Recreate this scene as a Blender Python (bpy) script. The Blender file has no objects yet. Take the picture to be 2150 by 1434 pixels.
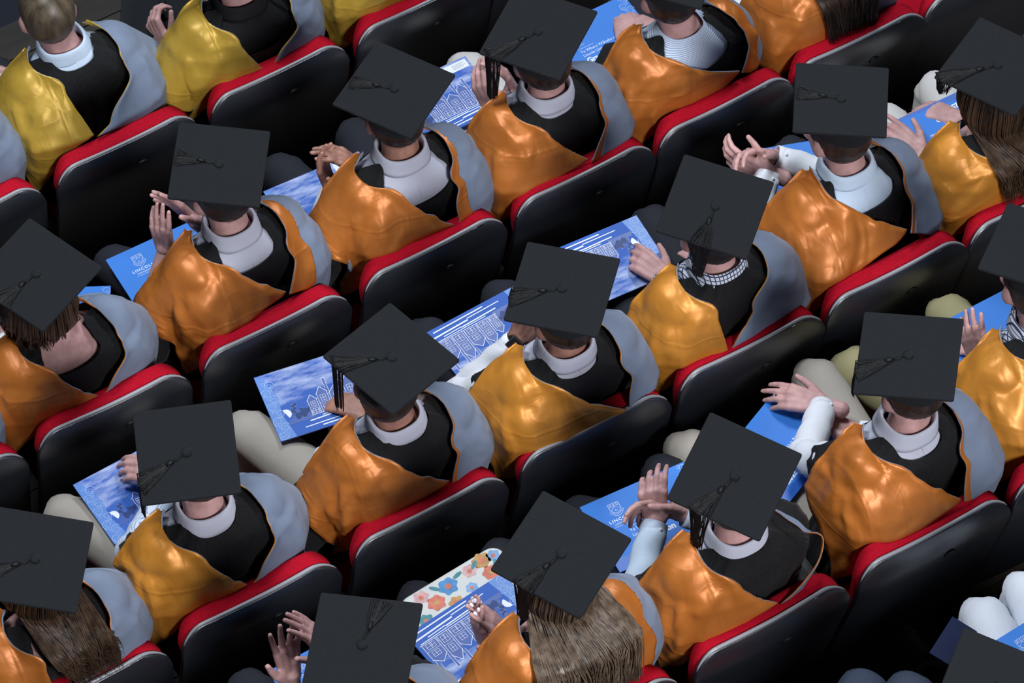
import bpy, math, random
from math import sin, cos, pi, radians as R
from mathutils import Vector as V, Matrix, noise

# ------------------------------------------------------------------ camera, world, lights
sc = bpy.context.scene
col = sc.collection
cd = bpy.data.cameras.new('camera'); cam = bpy.data.objects.new('camera', cd); col.objects.link(cam)
cd.sensor_width = 36.0; cd.lens = 134.68; cd.clip_end = 200
cam.location = (-1.9196, -4.8839, 9.7608)
cam.rotation_euler = (pi/2 - 0.966485, 0, -0.545630)
sc.camera = cam
sc.view_settings.view_transform = 'Standard'; sc.view_settings.look = 'None'
sc.view_settings.gamma = 1.0; sc.view_settings.use_curve_mapping = False
sc.view_settings.exposure = 0.0
w = bpy.data.worlds.new('hall'); sc.world = w; w.use_nodes = True
w.node_tree.nodes['Background'].inputs[0].default_value = (0.55, 0.7, 1.0, 1)
w.node_tree.nodes['Background'].inputs[1].default_value = 0.032

def area(name, loc, target, size, power, color):
    l = bpy.data.lights.new(name, 'AREA'); l.shape = 'DISK'; l.size = size; l.energy = power; l.color = color
    o = bpy.data.objects.new(name, l); col.objects.link(o); o.location = loc
    o.rotation_euler = (V(target) - V(loc)).to_track_quat('-Z', 'Y').to_euler()
    return o
area('house_light', (-0.6, 2.2, 9.0), (1.2, 0.4, 0.9), 2.6, 500, (0.88, 0.94, 1.0))
area('stage_light', (4.6, 4.8, 8.5), (1.3, 0.3, 0.9), 2.2, 420, (0.84, 0.91, 1.0))
area('camera_side_fill', (1.2, -8.0, 8.0), (1.3, 0.2, 0.9), 2.2, 900, (0.95, 0.96, 1.0))  # unseen fill lamp, added behind the camera to brighten hands and hoods

# ------------------------------------------------------------------ materials
def newmat(name):
    m = bpy.data.materials.new(name); m.use_nodes = True
    nt = m.node_tree; b = nt.nodes['Principled BSDF']
    return m, nt, b
def L_(nt, a, b): nt.links.new(a, b)
def mat(name, c, rough=.7, metal=0.0, spec=.5, var=0.0, vs=20, bump=0.0, bs=300, sheen=0.0, bd=.002, c2=None, stretch=None):
    m, nt, b = newmat(name)
    b.inputs['Base Color'].default_value = (*c, 1); b.inputs['Roughness'].default_value = rough
    b.inputs['Metallic'].default_value = metal; b.inputs['Specular IOR Level'].default_value = spec
    if sheen:
        b.inputs['Sheen Weight'].default_value = sheen; b.inputs['Sheen Roughness'].default_value = .5
    tc = nt.nodes.new('ShaderNodeTexCoord')
    src = tc.outputs['Object']
    if stretch:
        mp = nt.nodes.new('ShaderNodeMapping'); mp.inputs['Scale'].default_value = stretch
        L_(nt, src, mp.inputs['Vector']); src = mp.outputs['Vector']
    if var or c2:
        n = nt.nodes.new('ShaderNodeTexNoise'); n.inputs['Scale'].default_value = vs; n.inputs['Detail'].default_value = 4
        L_(nt, src, n.inputs['Vector'])
        r = nt.nodes.new('ShaderNodeValToRGB')
        r.color_ramp.elements[0].position = .35; r.color_ramp.elements[1].position = .65
        a = c2 if c2 else tuple(x*(1+var) for x in c)
        r.color_ramp.elements[0].color = (*[x*(1-var) for x in c], 1); r.color_ramp.elements[1].color = (*a, 1)
        L_(nt, n.outputs['Fac'], r.inputs['Fac']); L_(nt, r.outputs['Color'], b.inputs['Base Color'])
    if bump:
        n2 = nt.nodes.new('ShaderNodeTexNoise'); n2.inputs['Scale'].default_value = bs; n2.inputs['Detail'].default_value = 3
        L_(nt, src, n2.inputs['Vector'])
        bp = nt.nodes.new('ShaderNodeBump'); bp.inputs['Strength'].default_value = bump; bp.inputs['Distance'].default_value = bd
        L_(nt, n2.outputs['Fac'], bp.inputs['Height']); L_(nt, bp.outputs['Normal'], b.inputs['Normal'])
    return m
def stripe_mat(name, c, c2, axes, scale, thin):
    m, nt, b = newmat(name); b.inputs['Roughness'].default_value = .8
    tc = nt.nodes.new('ShaderNodeTexCoord'); last = None
    for ax in axes:
        wv = nt.nodes.new('ShaderNodeTexWave'); wv.bands_direction = ax; wv.inputs['Scale'].default_value = scale
        L_(nt, tc.outputs['Object'], wv.inputs['Vector'])
        g = nt.nodes.new('ShaderNodeMath'); g.operation = 'GREATER_THAN'; g.inputs[1].default_value = thin
        L_(nt, wv.outputs['Fac'], g.inputs[0])
        if last is None: last = g
        else:
            mx = nt.nodes.new('ShaderNodeMath'); mx.operation = 'MAXIMUM'
            L_(nt, last.outputs[0], mx.inputs[0]); L_(nt, g.outputs[0], mx.inputs[1]); last = mx
    mc = nt.nodes.new('ShaderNodeMix'); mc.data_type = 'RGBA'
    mc.inputs['A'].default_value = (*c, 1); mc.inputs['B'].default_value = (*c2, 1)
    L_(nt, last.outputs[0], mc.inputs['Factor']); L_(nt, mc.outputs['Result'], b.inputs['Base Color'])
    return m

M = {}
M['cap'] = mat('cap_felt', (.0105, .0120, .0145), .9, spec=.2, var=.25, vs=500, bump=.35, bs=900, sheen=.04)
M['tassel'] = mat('tassel_thread', (.004, .004, .005), .55, spec=.35)
M['gown'] = mat('gown_cloth', (.0075, .0075, .0085), .8, spec=.25, var=.2, vs=60, bump=.5, bs=45, bd=.006, sheen=.04, stretch=(2.2, 2.2, .5))
def satin(name, c, metal=.24):
    m = mat(name, c, .42, metal=metal, spec=.5, var=.10, vs=9)
    nt = m.node_tree; b = nt.nodes['Principled BSDF']
    tc = nt.nodes.new('ShaderNodeTexCoord'); oi = nt.nodes.new('ShaderNodeObjectInfo'); prev = None
    for sc_, st, di, ridge, stre in ((4.6, .75, .05, False, (1.5, 1, .6)), (7.0, .28, .009, True, (.9, 1, 1.2)), (13, .30, .012, False, (1.8, 1, .5)), (420, .08, .001, False, (1, 1, 1))):
        mp = nt.nodes.new('ShaderNodeMapping'); mp.inputs['Scale'].default_value = stre; mp.inputs['Rotation'].default_value = (0, .5, 0)
        ad = nt.nodes.new('ShaderNodeVectorMath'); ad.operation = 'ADD'; cx_ = nt.nodes.new('ShaderNodeVectorMath'); cx_.operation = 'SCALE'; cx_.inputs['Scale'].default_value = 3.0
        L_(nt, oi.outputs['Location'], cx_.inputs[0]); L_(nt, tc.outputs['Object'], ad.inputs[0]); L_(nt, cx_.outputs[0], ad.inputs[1])
        L_(nt, ad.outputs[0], mp.inputs['Vector'])
        n = nt.nodes.new('ShaderNodeTexNoise'); n.inputs['Scale'].default_value = sc_; n.inputs['Detail'].default_value = 2 if ridge else 1; n.inputs['Distortion'].default_value = .8
        L_(nt, mp.outputs['Vector'], n.inputs['Vector']); out = n.outputs['Fac']
        if ridge:
            a1 = nt.nodes.new('ShaderNodeMath'); a1.operation = 'SUBTRACT'; a1.inputs[1].default_value = .5; L_(nt, out, a1.inputs[0])
            a2 = nt.nodes.new('ShaderNodeMath'); a2.operation = 'ABSOLUTE'; L_(nt, a1.outputs[0], a2.inputs[0])
            a3 = nt.nodes.new('ShaderNodeMath'); a3.operation = 'POWER'; a3.inputs[1].default_value = .7; L_(nt, a2.outputs[0], a3.inputs[0]); out = a3.outputs[0]
        bp = nt.nodes.new('ShaderNodeBump'); bp.inputs['Strength'].default_value = st; bp.inputs['Distance'].default_value = di; bp.invert = ridge
        L_(nt, out, bp.inputs['Height'])
        if prev: L_(nt, prev.outputs['Normal'], bp.inputs['Normal'])
        prev = bp
    # faint packing creases, one level and one upright
    sx = nt.nodes.new('ShaderNodeSeparateXYZ'); L_(nt, tc.outputs['Object'], sx.inputs[0])
    wn = nt.nodes.new('ShaderNodeTexNoise'); wn.inputs['Scale'].default_value = 5; L_(nt, tc.outputs['Object'], wn.inputs['Vector'])
    for ax, at_, amt in (('Z', .945, .05), ('X', -.06, .05)):
        w1 = nt.nodes.new('ShaderNodeMath'); w1.operation = 'MULTIPLY_ADD'; w1.inputs[1].default_value = amt; L_(nt, wn.outputs['Fac'], w1.inputs[0]); L_(nt, sx.outputs[ax], w1.inputs[2])
        w2 = nt.nodes.new('ShaderNodeMath'); w2.operation = 'SUBTRACT'; L_(nt, w1.outputs[0], w2.inputs[0])
        w5 = nt.nodes.new('ShaderNodeMath'); w5.operation = 'MULTIPLY_ADD'; w5.inputs[1].default_value = .16; w5.inputs[2].default_value = at_-.08; L_(nt, oi.outputs['Random'], w5.inputs[0]); L_(nt, w5.outputs[0], w2.inputs[1])
        w3 = nt.nodes.new('ShaderNodeMath'); w3.operation = 'ABSOLUTE'; L_(nt, w2.outputs[0], w3.inputs[0])
        w4 = nt.nodes.new('ShaderNodeMapRange'); w4.interpolation_type = 'SMOOTHSTEP'; w4.inputs['From Max'].default_value = .008; w4.inputs['To Min'].default_value = 1; w4.inputs['To Max'].default_value = 0; L_(nt, w3.outputs[0], w4.inputs['Value'])
        bp = nt.nodes.new('ShaderNodeBump'); bp.inputs['Strength'].default_value = .22; bp.inputs['Distance'].default_value = .004
        L_(nt, w4.outputs[0], bp.inputs['Height']); L_(nt, prev.outputs['Normal'], bp.inputs['Normal']); prev = bp
    L_(nt, prev.outputs['Normal'], b.inputs['Normal'])
    return m
M['satin_orange'] = satin('orange_satin', (.54, .170, .028))
M['satin_amber'] = satin('amber_satin', (.64, .255, .032))
M['satin_yellow'] = satin('yellow_satin', (.54, .34, .045))
M['grey'] = mat('grey_hood_cloth', (.185, .23, .32), .85, spec=.2, var=.08, vs=14, bump=.25, bs=12, bd=.01, sheen=.1)
M['white'] = mat('white_shirt', (.80, .82, .88), .75, spec=.2, bump=.35, bs=22, bd=.008)
M['lilac'] = mat('pale_lilac_shirt', (.50, .51, .60), .75, spec=.2, bump=.3, bs=22, bd=.008)
M['paleblue'] = mat('pale_blue_shirt', (.55, .66, .80), .75, spec=.2, bump=.3, bs=22, bd=.008)
M['stripe'] = stripe_mat('striped_shirt', (.74, .80, .9), (.30, .42, .66), ['Z'], 70, .62)
M['plaid'] = stripe_mat('plaid_shirt', (.62, .66, .76), (.03, .04, .09), ['X', 'Z'], 28, .86)
M['blackshirt'] = mat('black_sweater', (.012, .012, .014), .8, spec=.2, bump=.3, bs=200)
M['skin'] = mat('skin_fair', (.54, .30, .285), .5, spec=.35, var=.14, vs=28, bump=.15, bs=120, c2=(.62, .36, .345))
M['skin2'] = mat('skin_tan', (.36, .18, .145), .5, spec=.4, var=.14, vs=28, bump=.15, bs=120, c2=(.46, .23, .165))
M['nail'] = mat('nail_white', (.85, .80, .85), .25)
M['eye'] = mat('eye_white', (.75, .75, .75), .2)
M['beige'] = mat('beige_trousers', (.40, .365, .32), .85, spec=.2, bump=.4, bs=18, bd=.006)
M['cream'] = mat('cream_trousers', (.62, .60, .58), .85, spec=.2, bump=.4, bs=18, bd=.006)
M['whitetr'] = mat('white_trousers', (.70, .74, .82), .85, spec=.2, bump=.4, bs=18, bd=.006)
M['olive'] = mat('olive_trousers', (.34, .31, .17), .85, spec=.2, bump=.4, bs=18, bd=.006)
M['navy'] = mat('charcoal_trousers', (.022, .024, .032), .85, spec=.2, bump=.4, bs=18, bd=.006)
M['slate'] = mat('slate_trousers', (.05, .065, .10), .85, spec=.2, bump=.4, bs=18, bd=.006)
M['shoe'] = mat('shoe_leather', (.01, .009, .009), .35)
def hairm(n, c, c2): return mat(n, c, .42, spec=.5, c2=c2, vs=45, stretch=(1, 1, .10))
M['hair_dark'] = hairm('hair_dark_brown', (.016, .008, .005), (.040, .021, .013))
M['hair_black'] = hairm('hair_black', (.008, .005, .004), (.020, .012, .009))
M['hair_brown'] = hairm('hair_brown', (.040, .022, .013), (.095, .055, .032))
M['hair_blond'] = hairm('hair_dark_blond', (.085, .055, .035), (.21, .15, .105))
M['hair_sandy'] = hairm('hair_sandy', (.05, .035, .022), (.13, .10, .065))
M['shell'] = mat('seat_shell_plastic', (.009, .011, .017), .36, spec=1.0, bump=.06, bs=400)
M['shell'].node_tree.nodes['Principled BSDF'].inputs['Coat Weight'].default_value = .8; M['shell'].node_tree.nodes['Principled BSDF'].inputs['Coat Roughness'].default_value = .32
M['rim_glint'] = mat('seat_shell_rim_glint', (.30, .31, .34), .3, spec=.6)  # pale colour stands for lamplight caught on the glossy black edge
M['red'] = mat('red_upholstery', (.40, .0045, .018), .9, spec=.1, var=.10, vs=120, bump=.2, bs=700)
M['frame'] = mat('seat_frame_steel', (.012, .012, .013), .5)
M['hole'] = mat('dark_grip', (.002, .002, .002), .6)
M['plank'] = mat('floor_wood', (.014, .010, .006), .65, var=.35, vs=8, bump=.2, bs=40, c2=(.026, .018, .010), stretch=(.15, 2, 2))
M['concrete'] = mat('platform_dark', (.012, .011, .011), .8, var=.2, vs=8)
M['paper'] = mat('paper', (.80, .84, .90), .6)
M['blue'] = mat('cover_blue', (.035, .215, .72), .5, spec=.3, var=.05, vs=6)
M['blue_dark'] = mat('cover_deep_blue', (.015, .12, .52), .38, spec=.45)
M['blue_mid'] = mat('print_mid_blue', (.07, .22, .62), .4)
M['print_navy'] = mat('print_navy', (.008, .07, .36), .4)
M['print_white'] = mat('print_white', (.82, .86, .95), .4)
M['print_pale'] = mat('print_pale_blue', (.30, .45, .80), .4)
M['print_ink'] = mat('print_grey_ink', (.25, .28, .38), .5)
M['navycard'] = mat('navy_card', (.006, .012, .05), .35)
M['steel'] = mat('watch_steel', (.35, .35, .38), .3, metal=1)
M['strap'] = mat('watch_strap', (.006, .006, .007), .5)
for k, c in dict(teal=(.08, .30, .33), coral=(.75, .22, .15), sky=(.25, .45, .75), pink=(.75, .45, .45), ochre=(.60, .33, .12), petalblue=(.10, .30, .60)).items():
    M['f_'+k] = mat('floral_'+k, c, .7, var=.15, vs=60)
M['floral'] = mat('floral_sleeve_cloth', (.72, .74, .72), .8)
def photo_mat():
    m, nt, b = newmat('cover_photo'); b.inputs['Roughness'].default_value = .5; b.inputs['Specular IOR Level'].default_value = .3
    tc = nt.nodes.new('ShaderNodeTexCoord')
    mp = nt.nodes.new('ShaderNodeMapping'); mp.inputs['Scale'].default_value = (5, 17, 1); mp.inputs['Rotation'].default_value = (0, 0, -.25)
    L_(nt, tc.outputs['Object'], mp.inputs['Vector'])
    n = nt.nodes.new('ShaderNodeTexNoise'); n.inputs['Scale'].default_value = 1.5; n.inputs['Detail'].default_value = 8; n.inputs['Roughness'].default_value = .6
    L_(nt, mp.outputs['Vector'], n.inputs['Vector'])
    sx = nt.nodes.new('ShaderNodeSeparateXYZ'); L_(nt, tc.outputs['Object'], sx.inputs[0])
    mr = nt.nodes.new('ShaderNodeMapRange'); mr.inputs['From Min'].default_value = -.06; mr.inputs['From Max'].default_value = .03
    mr.inputs['To Min'].default_value = -.35; mr.inputs['To Max'].default_value = .04; L_(nt, sx.outputs['Y'], mr.inputs['Value'])
    ad = nt.nodes.new('ShaderNodeMath'); ad.operation = 'ADD'; L_(nt, n.outputs['Fac'], ad.inputs[0]); L_(nt, mr.outputs[0], ad.inputs[1])
    r = nt.nodes.new('ShaderNodeValToRGB'); e = r.color_ramp.elements
    e[0].position = .44; e[0].color = (.018, .11, .50, 1); e[1].position = .72; e[1].color = (.60, .68, .92, 1)
    L_(nt, ad.outputs[0], r.inputs['Fac']); L_(nt, r.outputs['Color'], b.inputs['Base Color'])
    return m
M['photo'] = photo_mat()

# ------------------------------------------------------------------ mesh helpers
def mesh(name, vf, m, parent=None, smooth=True, mods=None):
    vs, fs = vf
    me = bpy.data.meshes.new(name); me.from_pydata([tuple(v) for v in vs], [], fs); me.update()
    return link(name, me, m, parent, smooth)
def link(name, me, m, parent=None, smooth=True):
    if smooth and len(me.polygons): me.polygons.foreach_set('use_smooth', [True]*len(me.polygons))
    if m is not None and not len(me.materials): me.materials.append(M[m])
    o = bpy.data.objects.new(name, me); col.objects.link(o)
    if parent is not None: o.parent = parent
    return o
def empty(name, loc=(0, 0, 0), rz=0):
    o = bpy.data.objects.new(name, None); col.objects.link(o); o.location = loc; o.rotation_euler = (0, 0, rz)
    o.empty_display_size = .05
    return o
def tag(o, label=None, cat=None, group=None, kind=None):
    if label: o['label'] = label
    if cat: o['category'] = cat
    if group: o['group'] = group
    if kind: o['kind'] = kind
    return o
def join(*vfs):
    vs, fs = [], []
    for v, f in vfs:
        n = len(vs); vs += list(v); fs += [tuple(i+n for i in q) for q in f]
    return vs, fs
def box(c, s, rot=None):
    x, y, z = [k/2 for k in s]
    vs = [V((sx*x, sy*y, sz*z)) for sx in (-1, 1) for sy in (-1, 1) for sz in (-1, 1)]
    if rot: vs = [rot @ v for v in vs]
    return [v + V(c) for v in vs], [(0, 1, 3, 2), (4, 6, 7, 5), (0, 4, 5, 1), (2, 3, 7, 6), (0, 2, 6, 4), (1, 5, 7, 3)]
def rings(rs, cap=True, closed=True):
    n = len(rs[0]); vs = [v for r in rs for v in r]; fs = []
    for i in range(len(rs)-1):
        for j in range(n if closed else n-1):
            k = (j+1) % n
            fs.append((i*n+j, i*n+k, (i+1)*n+k, (i+1)*n+j))
    if cap:
        fs.append(tuple(range(n-1, -1, -1))); fs.append(tuple((len(rs)-1)*n+j for j in range(n)))
    return vs, fs
def catmull(ps, n):
    ps = [V(p) for p in ps]; q = [2*ps[0]-ps[1]] + ps + [2*ps[-1]-ps[-2]]; out = []
    m = len(ps)-1
    for i in range(n+1):
        t = i/n*m; k = min(int(t), m-1); u = t-k
        a, b, c, d = q[k], q[k+1], q[k+2], q[k+3]
        out.append(.5*((2*b)+(c-a)*u+(2*a-5*b+4*c-d)*u*u+(3*b-a-3*c+d)*u**3))
    return out
def lerp_tab(tab, t):
    if t <= tab[0][0]: return tab[0][1:]
    for a, b in zip(tab, tab[1:]):
        if t <= b[0]:
            u = (t-a[0])/(b[0]-a[0]); u = u*u*(3-2*u)*.35+u*.65
            return tuple(x+(y-x)*u for x, y in zip(a[1:], b[1:]))
    return tab[-1][1:]
def tube(ps, rad, n=10, cap=True, flat=1.0, disp=None, up=V((0, 0, 1))):
    ps = [V(p) for p in ps]; N = len(ps); rs = []
    t0 = (ps[1]-ps[0]).normalized()
    a = t0.cross(up)
    if a.length < .05: a = t0.cross(V((1, 0, 0)))
    a.normalize(); b = a.cross(t0)
    for i in range(N):
        t = (ps[min(i+1, N-1)]-ps[max(i-1, 0)]).normalized()
        a = (a - t*a.dot(t)).normalized(); b = t.cross(a)
        r = rad[i] if isinstance(rad, (list, tuple)) else (rad(i/(N-1)) if callable(rad) else rad)
        ring = []
        for j in range(n):
            th = 2*pi*j/n; k = r + (disp(i/(N-1), th) if disp else 0)
            ring.append(ps[i] + a*cos(th)*k + b*sin(th)*k*flat)
        rs.append(ring)
    return rings(rs, cap)
def capsule(p, q, r1, r2, n=10):
    p, q = V(p), V(q); d = (q-p); ln = max(d.length, 1e-5); d /= ln
    ps, rr = [], []
    for a in (-80, -50, -20): ps.append(p + d*r1*sin(R(a))); rr.append(r1*cos(R(a)))
    for a in (20, 50, 80): ps.append(q + d*r2*sin(R(a))); rr.append(r2*cos(R(a)))
    return tube(ps, rr, n)
def ellip(c, r, rot=None, n=16, m=10):
    vs, fs = [], []
    for i in range(m+1):
        ph = -pi/2+pi*i/m; ph = max(min(ph, pi/2-.04), -pi/2+.04)
        for j in range(n):
            th = 2*pi*j/n; v = V((r[0]*cos(ph)*cos(th), r[1]*cos(ph)*sin(th), r[2]*sin(ph)))
            vs.append((rot @ v if rot else v) + V(c))
    for i in range(m):
        for j in range(n): k = (j+1) % n; fs.append((i*n+j, i*n+k, (i+1)*n+k, (i+1)*n+j))
    fs.append(tuple(range(n-1, -1, -1))); fs.append(tuple(m*n+j for j in range(n)))
    return vs, fs
def remesh(vf, vox, it=4, fac=.5):
    me = bpy.data.meshes.new('tmp'); me.from_pydata([tuple(v) for v in vf[0]], [], vf[1])
    o = bpy.data.objects.new('tmp', me); tmpcol.objects.link(o)
    md = o.modifiers.new('r', 'REMESH'); md.mode = 'VOXEL'; md.voxel_size = vox
    s = o.modifiers.new('s', 'SMOOTH'); s.factor = fac; s.iterations = it
    vl = bpy.context.view_layer; vl.update()
    ev = o.evaluated_get(bpy.context.evaluated_depsgraph_get()).data
    import numpy as np
    nv = len(ev.vertices); co = np.empty(nv*3, 'f'); ev.vertices.foreach_get('co', co)
    vs = [V(c) for c in co.reshape(-1, 3).tolist()]; fs = [tuple(p.vertices) for p in ev.polygons]
    bpy.data.objects.remove(o); bpy.data.meshes.remove(me)
    return vs, fs
tmpcol = bpy.data.collections.new('workspace'); col.children.link(tmpcol)
def solid(o, t, off=-1, m2=None):
    md = o.modifiers.new('thick', 'SOLIDIFY'); md.thickness = t; md.offset = off; md.use_even_offset = False
    if m2: o.data.materials.append(M[m2]); md.material_offset = 1; md.material_offset_rim = 1
    return o
def nz(x, y, z, s=1.0): return noise.noise(V((x, y, z))*s)

# ------------------------------------------------------------------ layout of the hall
GX = {-1: -.28, 0: .245, 1: .777, 2: 1.31, 3: 1.83, 4: 2.33, 5: 2.82, 6: 3.30}
RY = {'Y': -1.78, 'Z': -.875, 'A': -.005, 'B': .88, 'C': 1.835}
RZ = {'Y': .4, 'Z': .2, 'A': 0, 'B': -.2, 'C': -.4}

# stepped floor
for i, r in enumerate('YZABC'):
    y0 = RY[r]-.02; y1 = (RY['ZABC'[i]]-.02) if i < 4 else RY[r]+1.3
    fl = mesh('floor', box((1.4, (y0+y1)/2, RZ[r]-.16), (6.4, y1-y0, .28)), 'concrete', smooth=False); tag(fl, kind='structure')
    n = 9
    for k in range(n):
        wd = (y1-y0)/n
        mesh('floor_plank', box((1.4+.0*k, y0+wd*(k+.5), RZ[r]-.012), (6.4, wd-.004, .024)), 'plank', fl, smooth=False)

# ------------------------------------------------------------------ theatre seats
REC = math.tan(R(12))
def seat_meshes():
    W, H0, H1, r = .247, .24, .88, .085
    def hw(z, W=W, H1=H1, r=r):
        d = z-(H1-r)
        return W if d <= 0 else W-r+math.sqrt(max(r*r-d*d, 0))
    def yrear(x, z): return (H1-z)*REC - .045*(1-max(0, (z-.76)/.12)**2) - .012*(1-(x/W)**2) + .006
    def slab(zs, inset, y_in, y_out, n=20, top=0.0, pillow=0.0, taper=0.0):
        rs = []
        for z, tin in zs:
            h = hw(z)-inset-taper*max(0, (H1-.10-z)); ring = []
            for j in range(n+1):
                x = -h+2*h*j/n; ring.append(V((x, yrear(x, z)+y_in+tin, z+top)))
            for j in range(n, -1, -1):
                x = -h+2*h*j/n; ring.append(V((x, yrear(x, z)+y_in+(y_out-y_in)*(1-pillow*abs(x/W)**4)-tin, z+top)))
            rs.append(ring)
        return rings(rs)
    zs = [H0+(H1-r-H0)*i/8 for i in range(9)] + [H1-r+r*sin(pi/2*i/9) for i in range(1, 10)]
    shell = slab([(z, 0) for z in zs], 0, 0, .016)
    zc = [(z, 0) for z in zs[:-3]] + [(zs[-3], .004), (zs[-2], .010), (zs[-1], .020)]
    cush = slab([(zs[0], .02)]+zc[1:], .010, .016, .075, top=.003, pillow=.5, taper=.22)
    # pale tube painting in the light glint along the shell's black top edge
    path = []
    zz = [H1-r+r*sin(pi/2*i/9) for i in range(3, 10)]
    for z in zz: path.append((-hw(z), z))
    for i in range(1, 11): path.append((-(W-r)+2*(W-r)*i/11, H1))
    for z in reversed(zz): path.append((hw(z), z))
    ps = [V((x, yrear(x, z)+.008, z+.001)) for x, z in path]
    rim_glint = tube(ps, lambda t: .0014+.0046*min(1, t*5, (1-t)*4), 6)
    grip = tube([V((.04+.017*cos(a), yrear(.04, H1-.085)-.0005, H1-.095+.013*sin(a))) for a in [pi*i/8 for i in range(9)]], lambda t: .0012+.0042*sin(pi*t), 6)
    rs = []
    for y, zt, zb, wd in ((.13, .44, .36, .18), (.15, .465, .345, .195), (.30, .475, .34, .205), (.50, .485, .36, .21), (.55, .475, .385, .205), (.565, .45, .41, .19)):
        ring = []
        for j in range(20):
            th = 2*pi*j/20; c, s = cos(th), sin(th)
            ring.append(V((wd*math.copysign(abs(c)**.4, c), y, (zt+zb)/2+(zt-zb)/2*math.copysign(abs(s)**.5, s))))
        rs.append(ring)
    base = rings(rs)
    legs = [join(box((sx*.251, .30, .29), (.012, .30, .58)), box((sx*.251, .30, .012), (.05, .36, .024)), box((sx*.251, .27, .595), (.04, .30, .03))) for sx in (-1, 1)]
    return dict(back_shell=(shell, 'shell'), back_cushion=(cush, 'red'), shell_rim_glint=(rim_glint, 'rim_glint'), finger_grip=(grip, 'hole'), seat_cushion=(base, 'red')), legs
SP, SL = seat_meshes(); SM = {}
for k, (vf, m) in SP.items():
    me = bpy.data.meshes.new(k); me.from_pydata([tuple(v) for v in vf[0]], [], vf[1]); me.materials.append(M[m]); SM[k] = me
SLM = []
for vf in SL:
    me = bpy.data.meshes.new('side_stand'); me.from_pydata([tuple(v) for v in vf[0]], [], vf[1]); me.materials.append(M['frame']); SLM.append(me)
def seat(row, c, label):
    e = empty('theatre_seat', (GX[c], RY[row], RZ[row]), random.uniform(-.012, .012))
    tag(e, label, 'seat', 'red upholstered theatre seats in stepped rows')
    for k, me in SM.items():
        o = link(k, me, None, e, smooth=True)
        if k in ('back_shell',):
            b = o.modifiers.new('bev', 'BEVEL'); b.width = .004; b.segments = 2; b.limit_method = 'ANGLE'
    for me in SLM: link('side_stand', me, None, e, smooth=False)
    return e

# ------------------------------------------------------------------ people
PROF = [(.42, .31, .20, .13), (.55, .275, .20, .115), (.70, .24, .205, .112), (.85, .21, .212, .112), (.92, .20, .212, .113), (.965, .196, .203, .112),
        (1.00, .193, .172, .105), (1.022, .193, .134, .095), (1.042, .194, .098, .080), (1.062, .197, .073, .068), (1.10, .205, .059, .060)]
def smooth_tab(tab, t):
    n = len(tab)
    if t <= tab[0][0]: return tab[0][1:]
    if t >= tab[-1][0]: return tab[-1][1:]
    for i in range(n-1):
        if t <= tab[i+1][0]: break
    h = tab[i+1][0]-tab[i][0]; u = (t-tab[i][0])/h; out = []
    for c in range(1, len(tab[0])):
        def sl(j):
            if j == 0: return (tab[1][c]-tab[0][c])/(tab[1][0]-tab[0][0])
            if j == n-1: return (tab[-1][c]-tab[-2][c])/(tab[-1][0]-tab[-2][0])
            return (tab[j+1][c]-tab[j-1][c])/(tab[j+1][0]-tab[j-1][0])
        a, b, m0, m1 = tab[i][c], tab[i+1][c], sl(i)*h, sl(i+1)*h
        out.append((2*u**3-3*u*u+1)*a+(u**3-2*u*u+u)*m0+(-2*u**3+3*u*u)*b+(u**3-u*u)*m1)
    return tuple(out)
class Body: pass
def TP(B, th, z, off=0.0, awide=0.0, drape=0.0):
    yc, a, b = lerp_tab(PROF, z)
    k = min(1, max(0, (1.0-z)/.12)); n = .82-.30*drape*k; b += (.022+B.spill)*drape*k; awide *= 1+drape*k
    s, c = sin(th), cos(th)
    x = (a+off+awide)*math.copysign(abs(s)**n, s)*B.w; y = yc-(b+off)*math.copysign(abs(c)**n, c)
    return lean(B, V((x, y, z+max(0, off)*.8*(1 if z > 1.0 else max(0, (z-.9)/.1)))))
def lean(B, v):
    d = V((v.x, v.y-.28, v.z-.5)); c, s = cos(B.lean), sin(B.lean); k = min(1, max(0, (v.z-.45)/.3))
    cy, sy = cos(B.twist*k), sin(B.twist*k)
    x, y = d.x*cy-(d.y+.09)*sy, d.x*sy+(d.y+.09)*cy-.09
    r = V((x, y*c+d.z*s, -y*s*.6+d.z*c))
    return V((r.x+B.dx*k, r.y+.28, r.z+.5))
def TH(B, x, z, off=.014):
    yc, a, b = lerp_tab(PROF, z); k = min(1, max(0, (1.0-z)/.12)); n = .82-.30*k
    u = min(.999, abs(x-B.dx)/(a+off+.018*(1+k))/B.w)
    return math.degrees(math.copysign(math.asin(u**(1/n)), x-B.dx))
def grid(fn, nu, nv):
    vs = [fn(i/nu, j/nv) for i in range(nu+1) for j in range(nv+1)]; m = nv+1
    return vs, [(i*m+j, (i+1)*m+j, (i+1)*m+j+1, i*m+j+1) for i in range(nu) for j in range(nv)]
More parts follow.
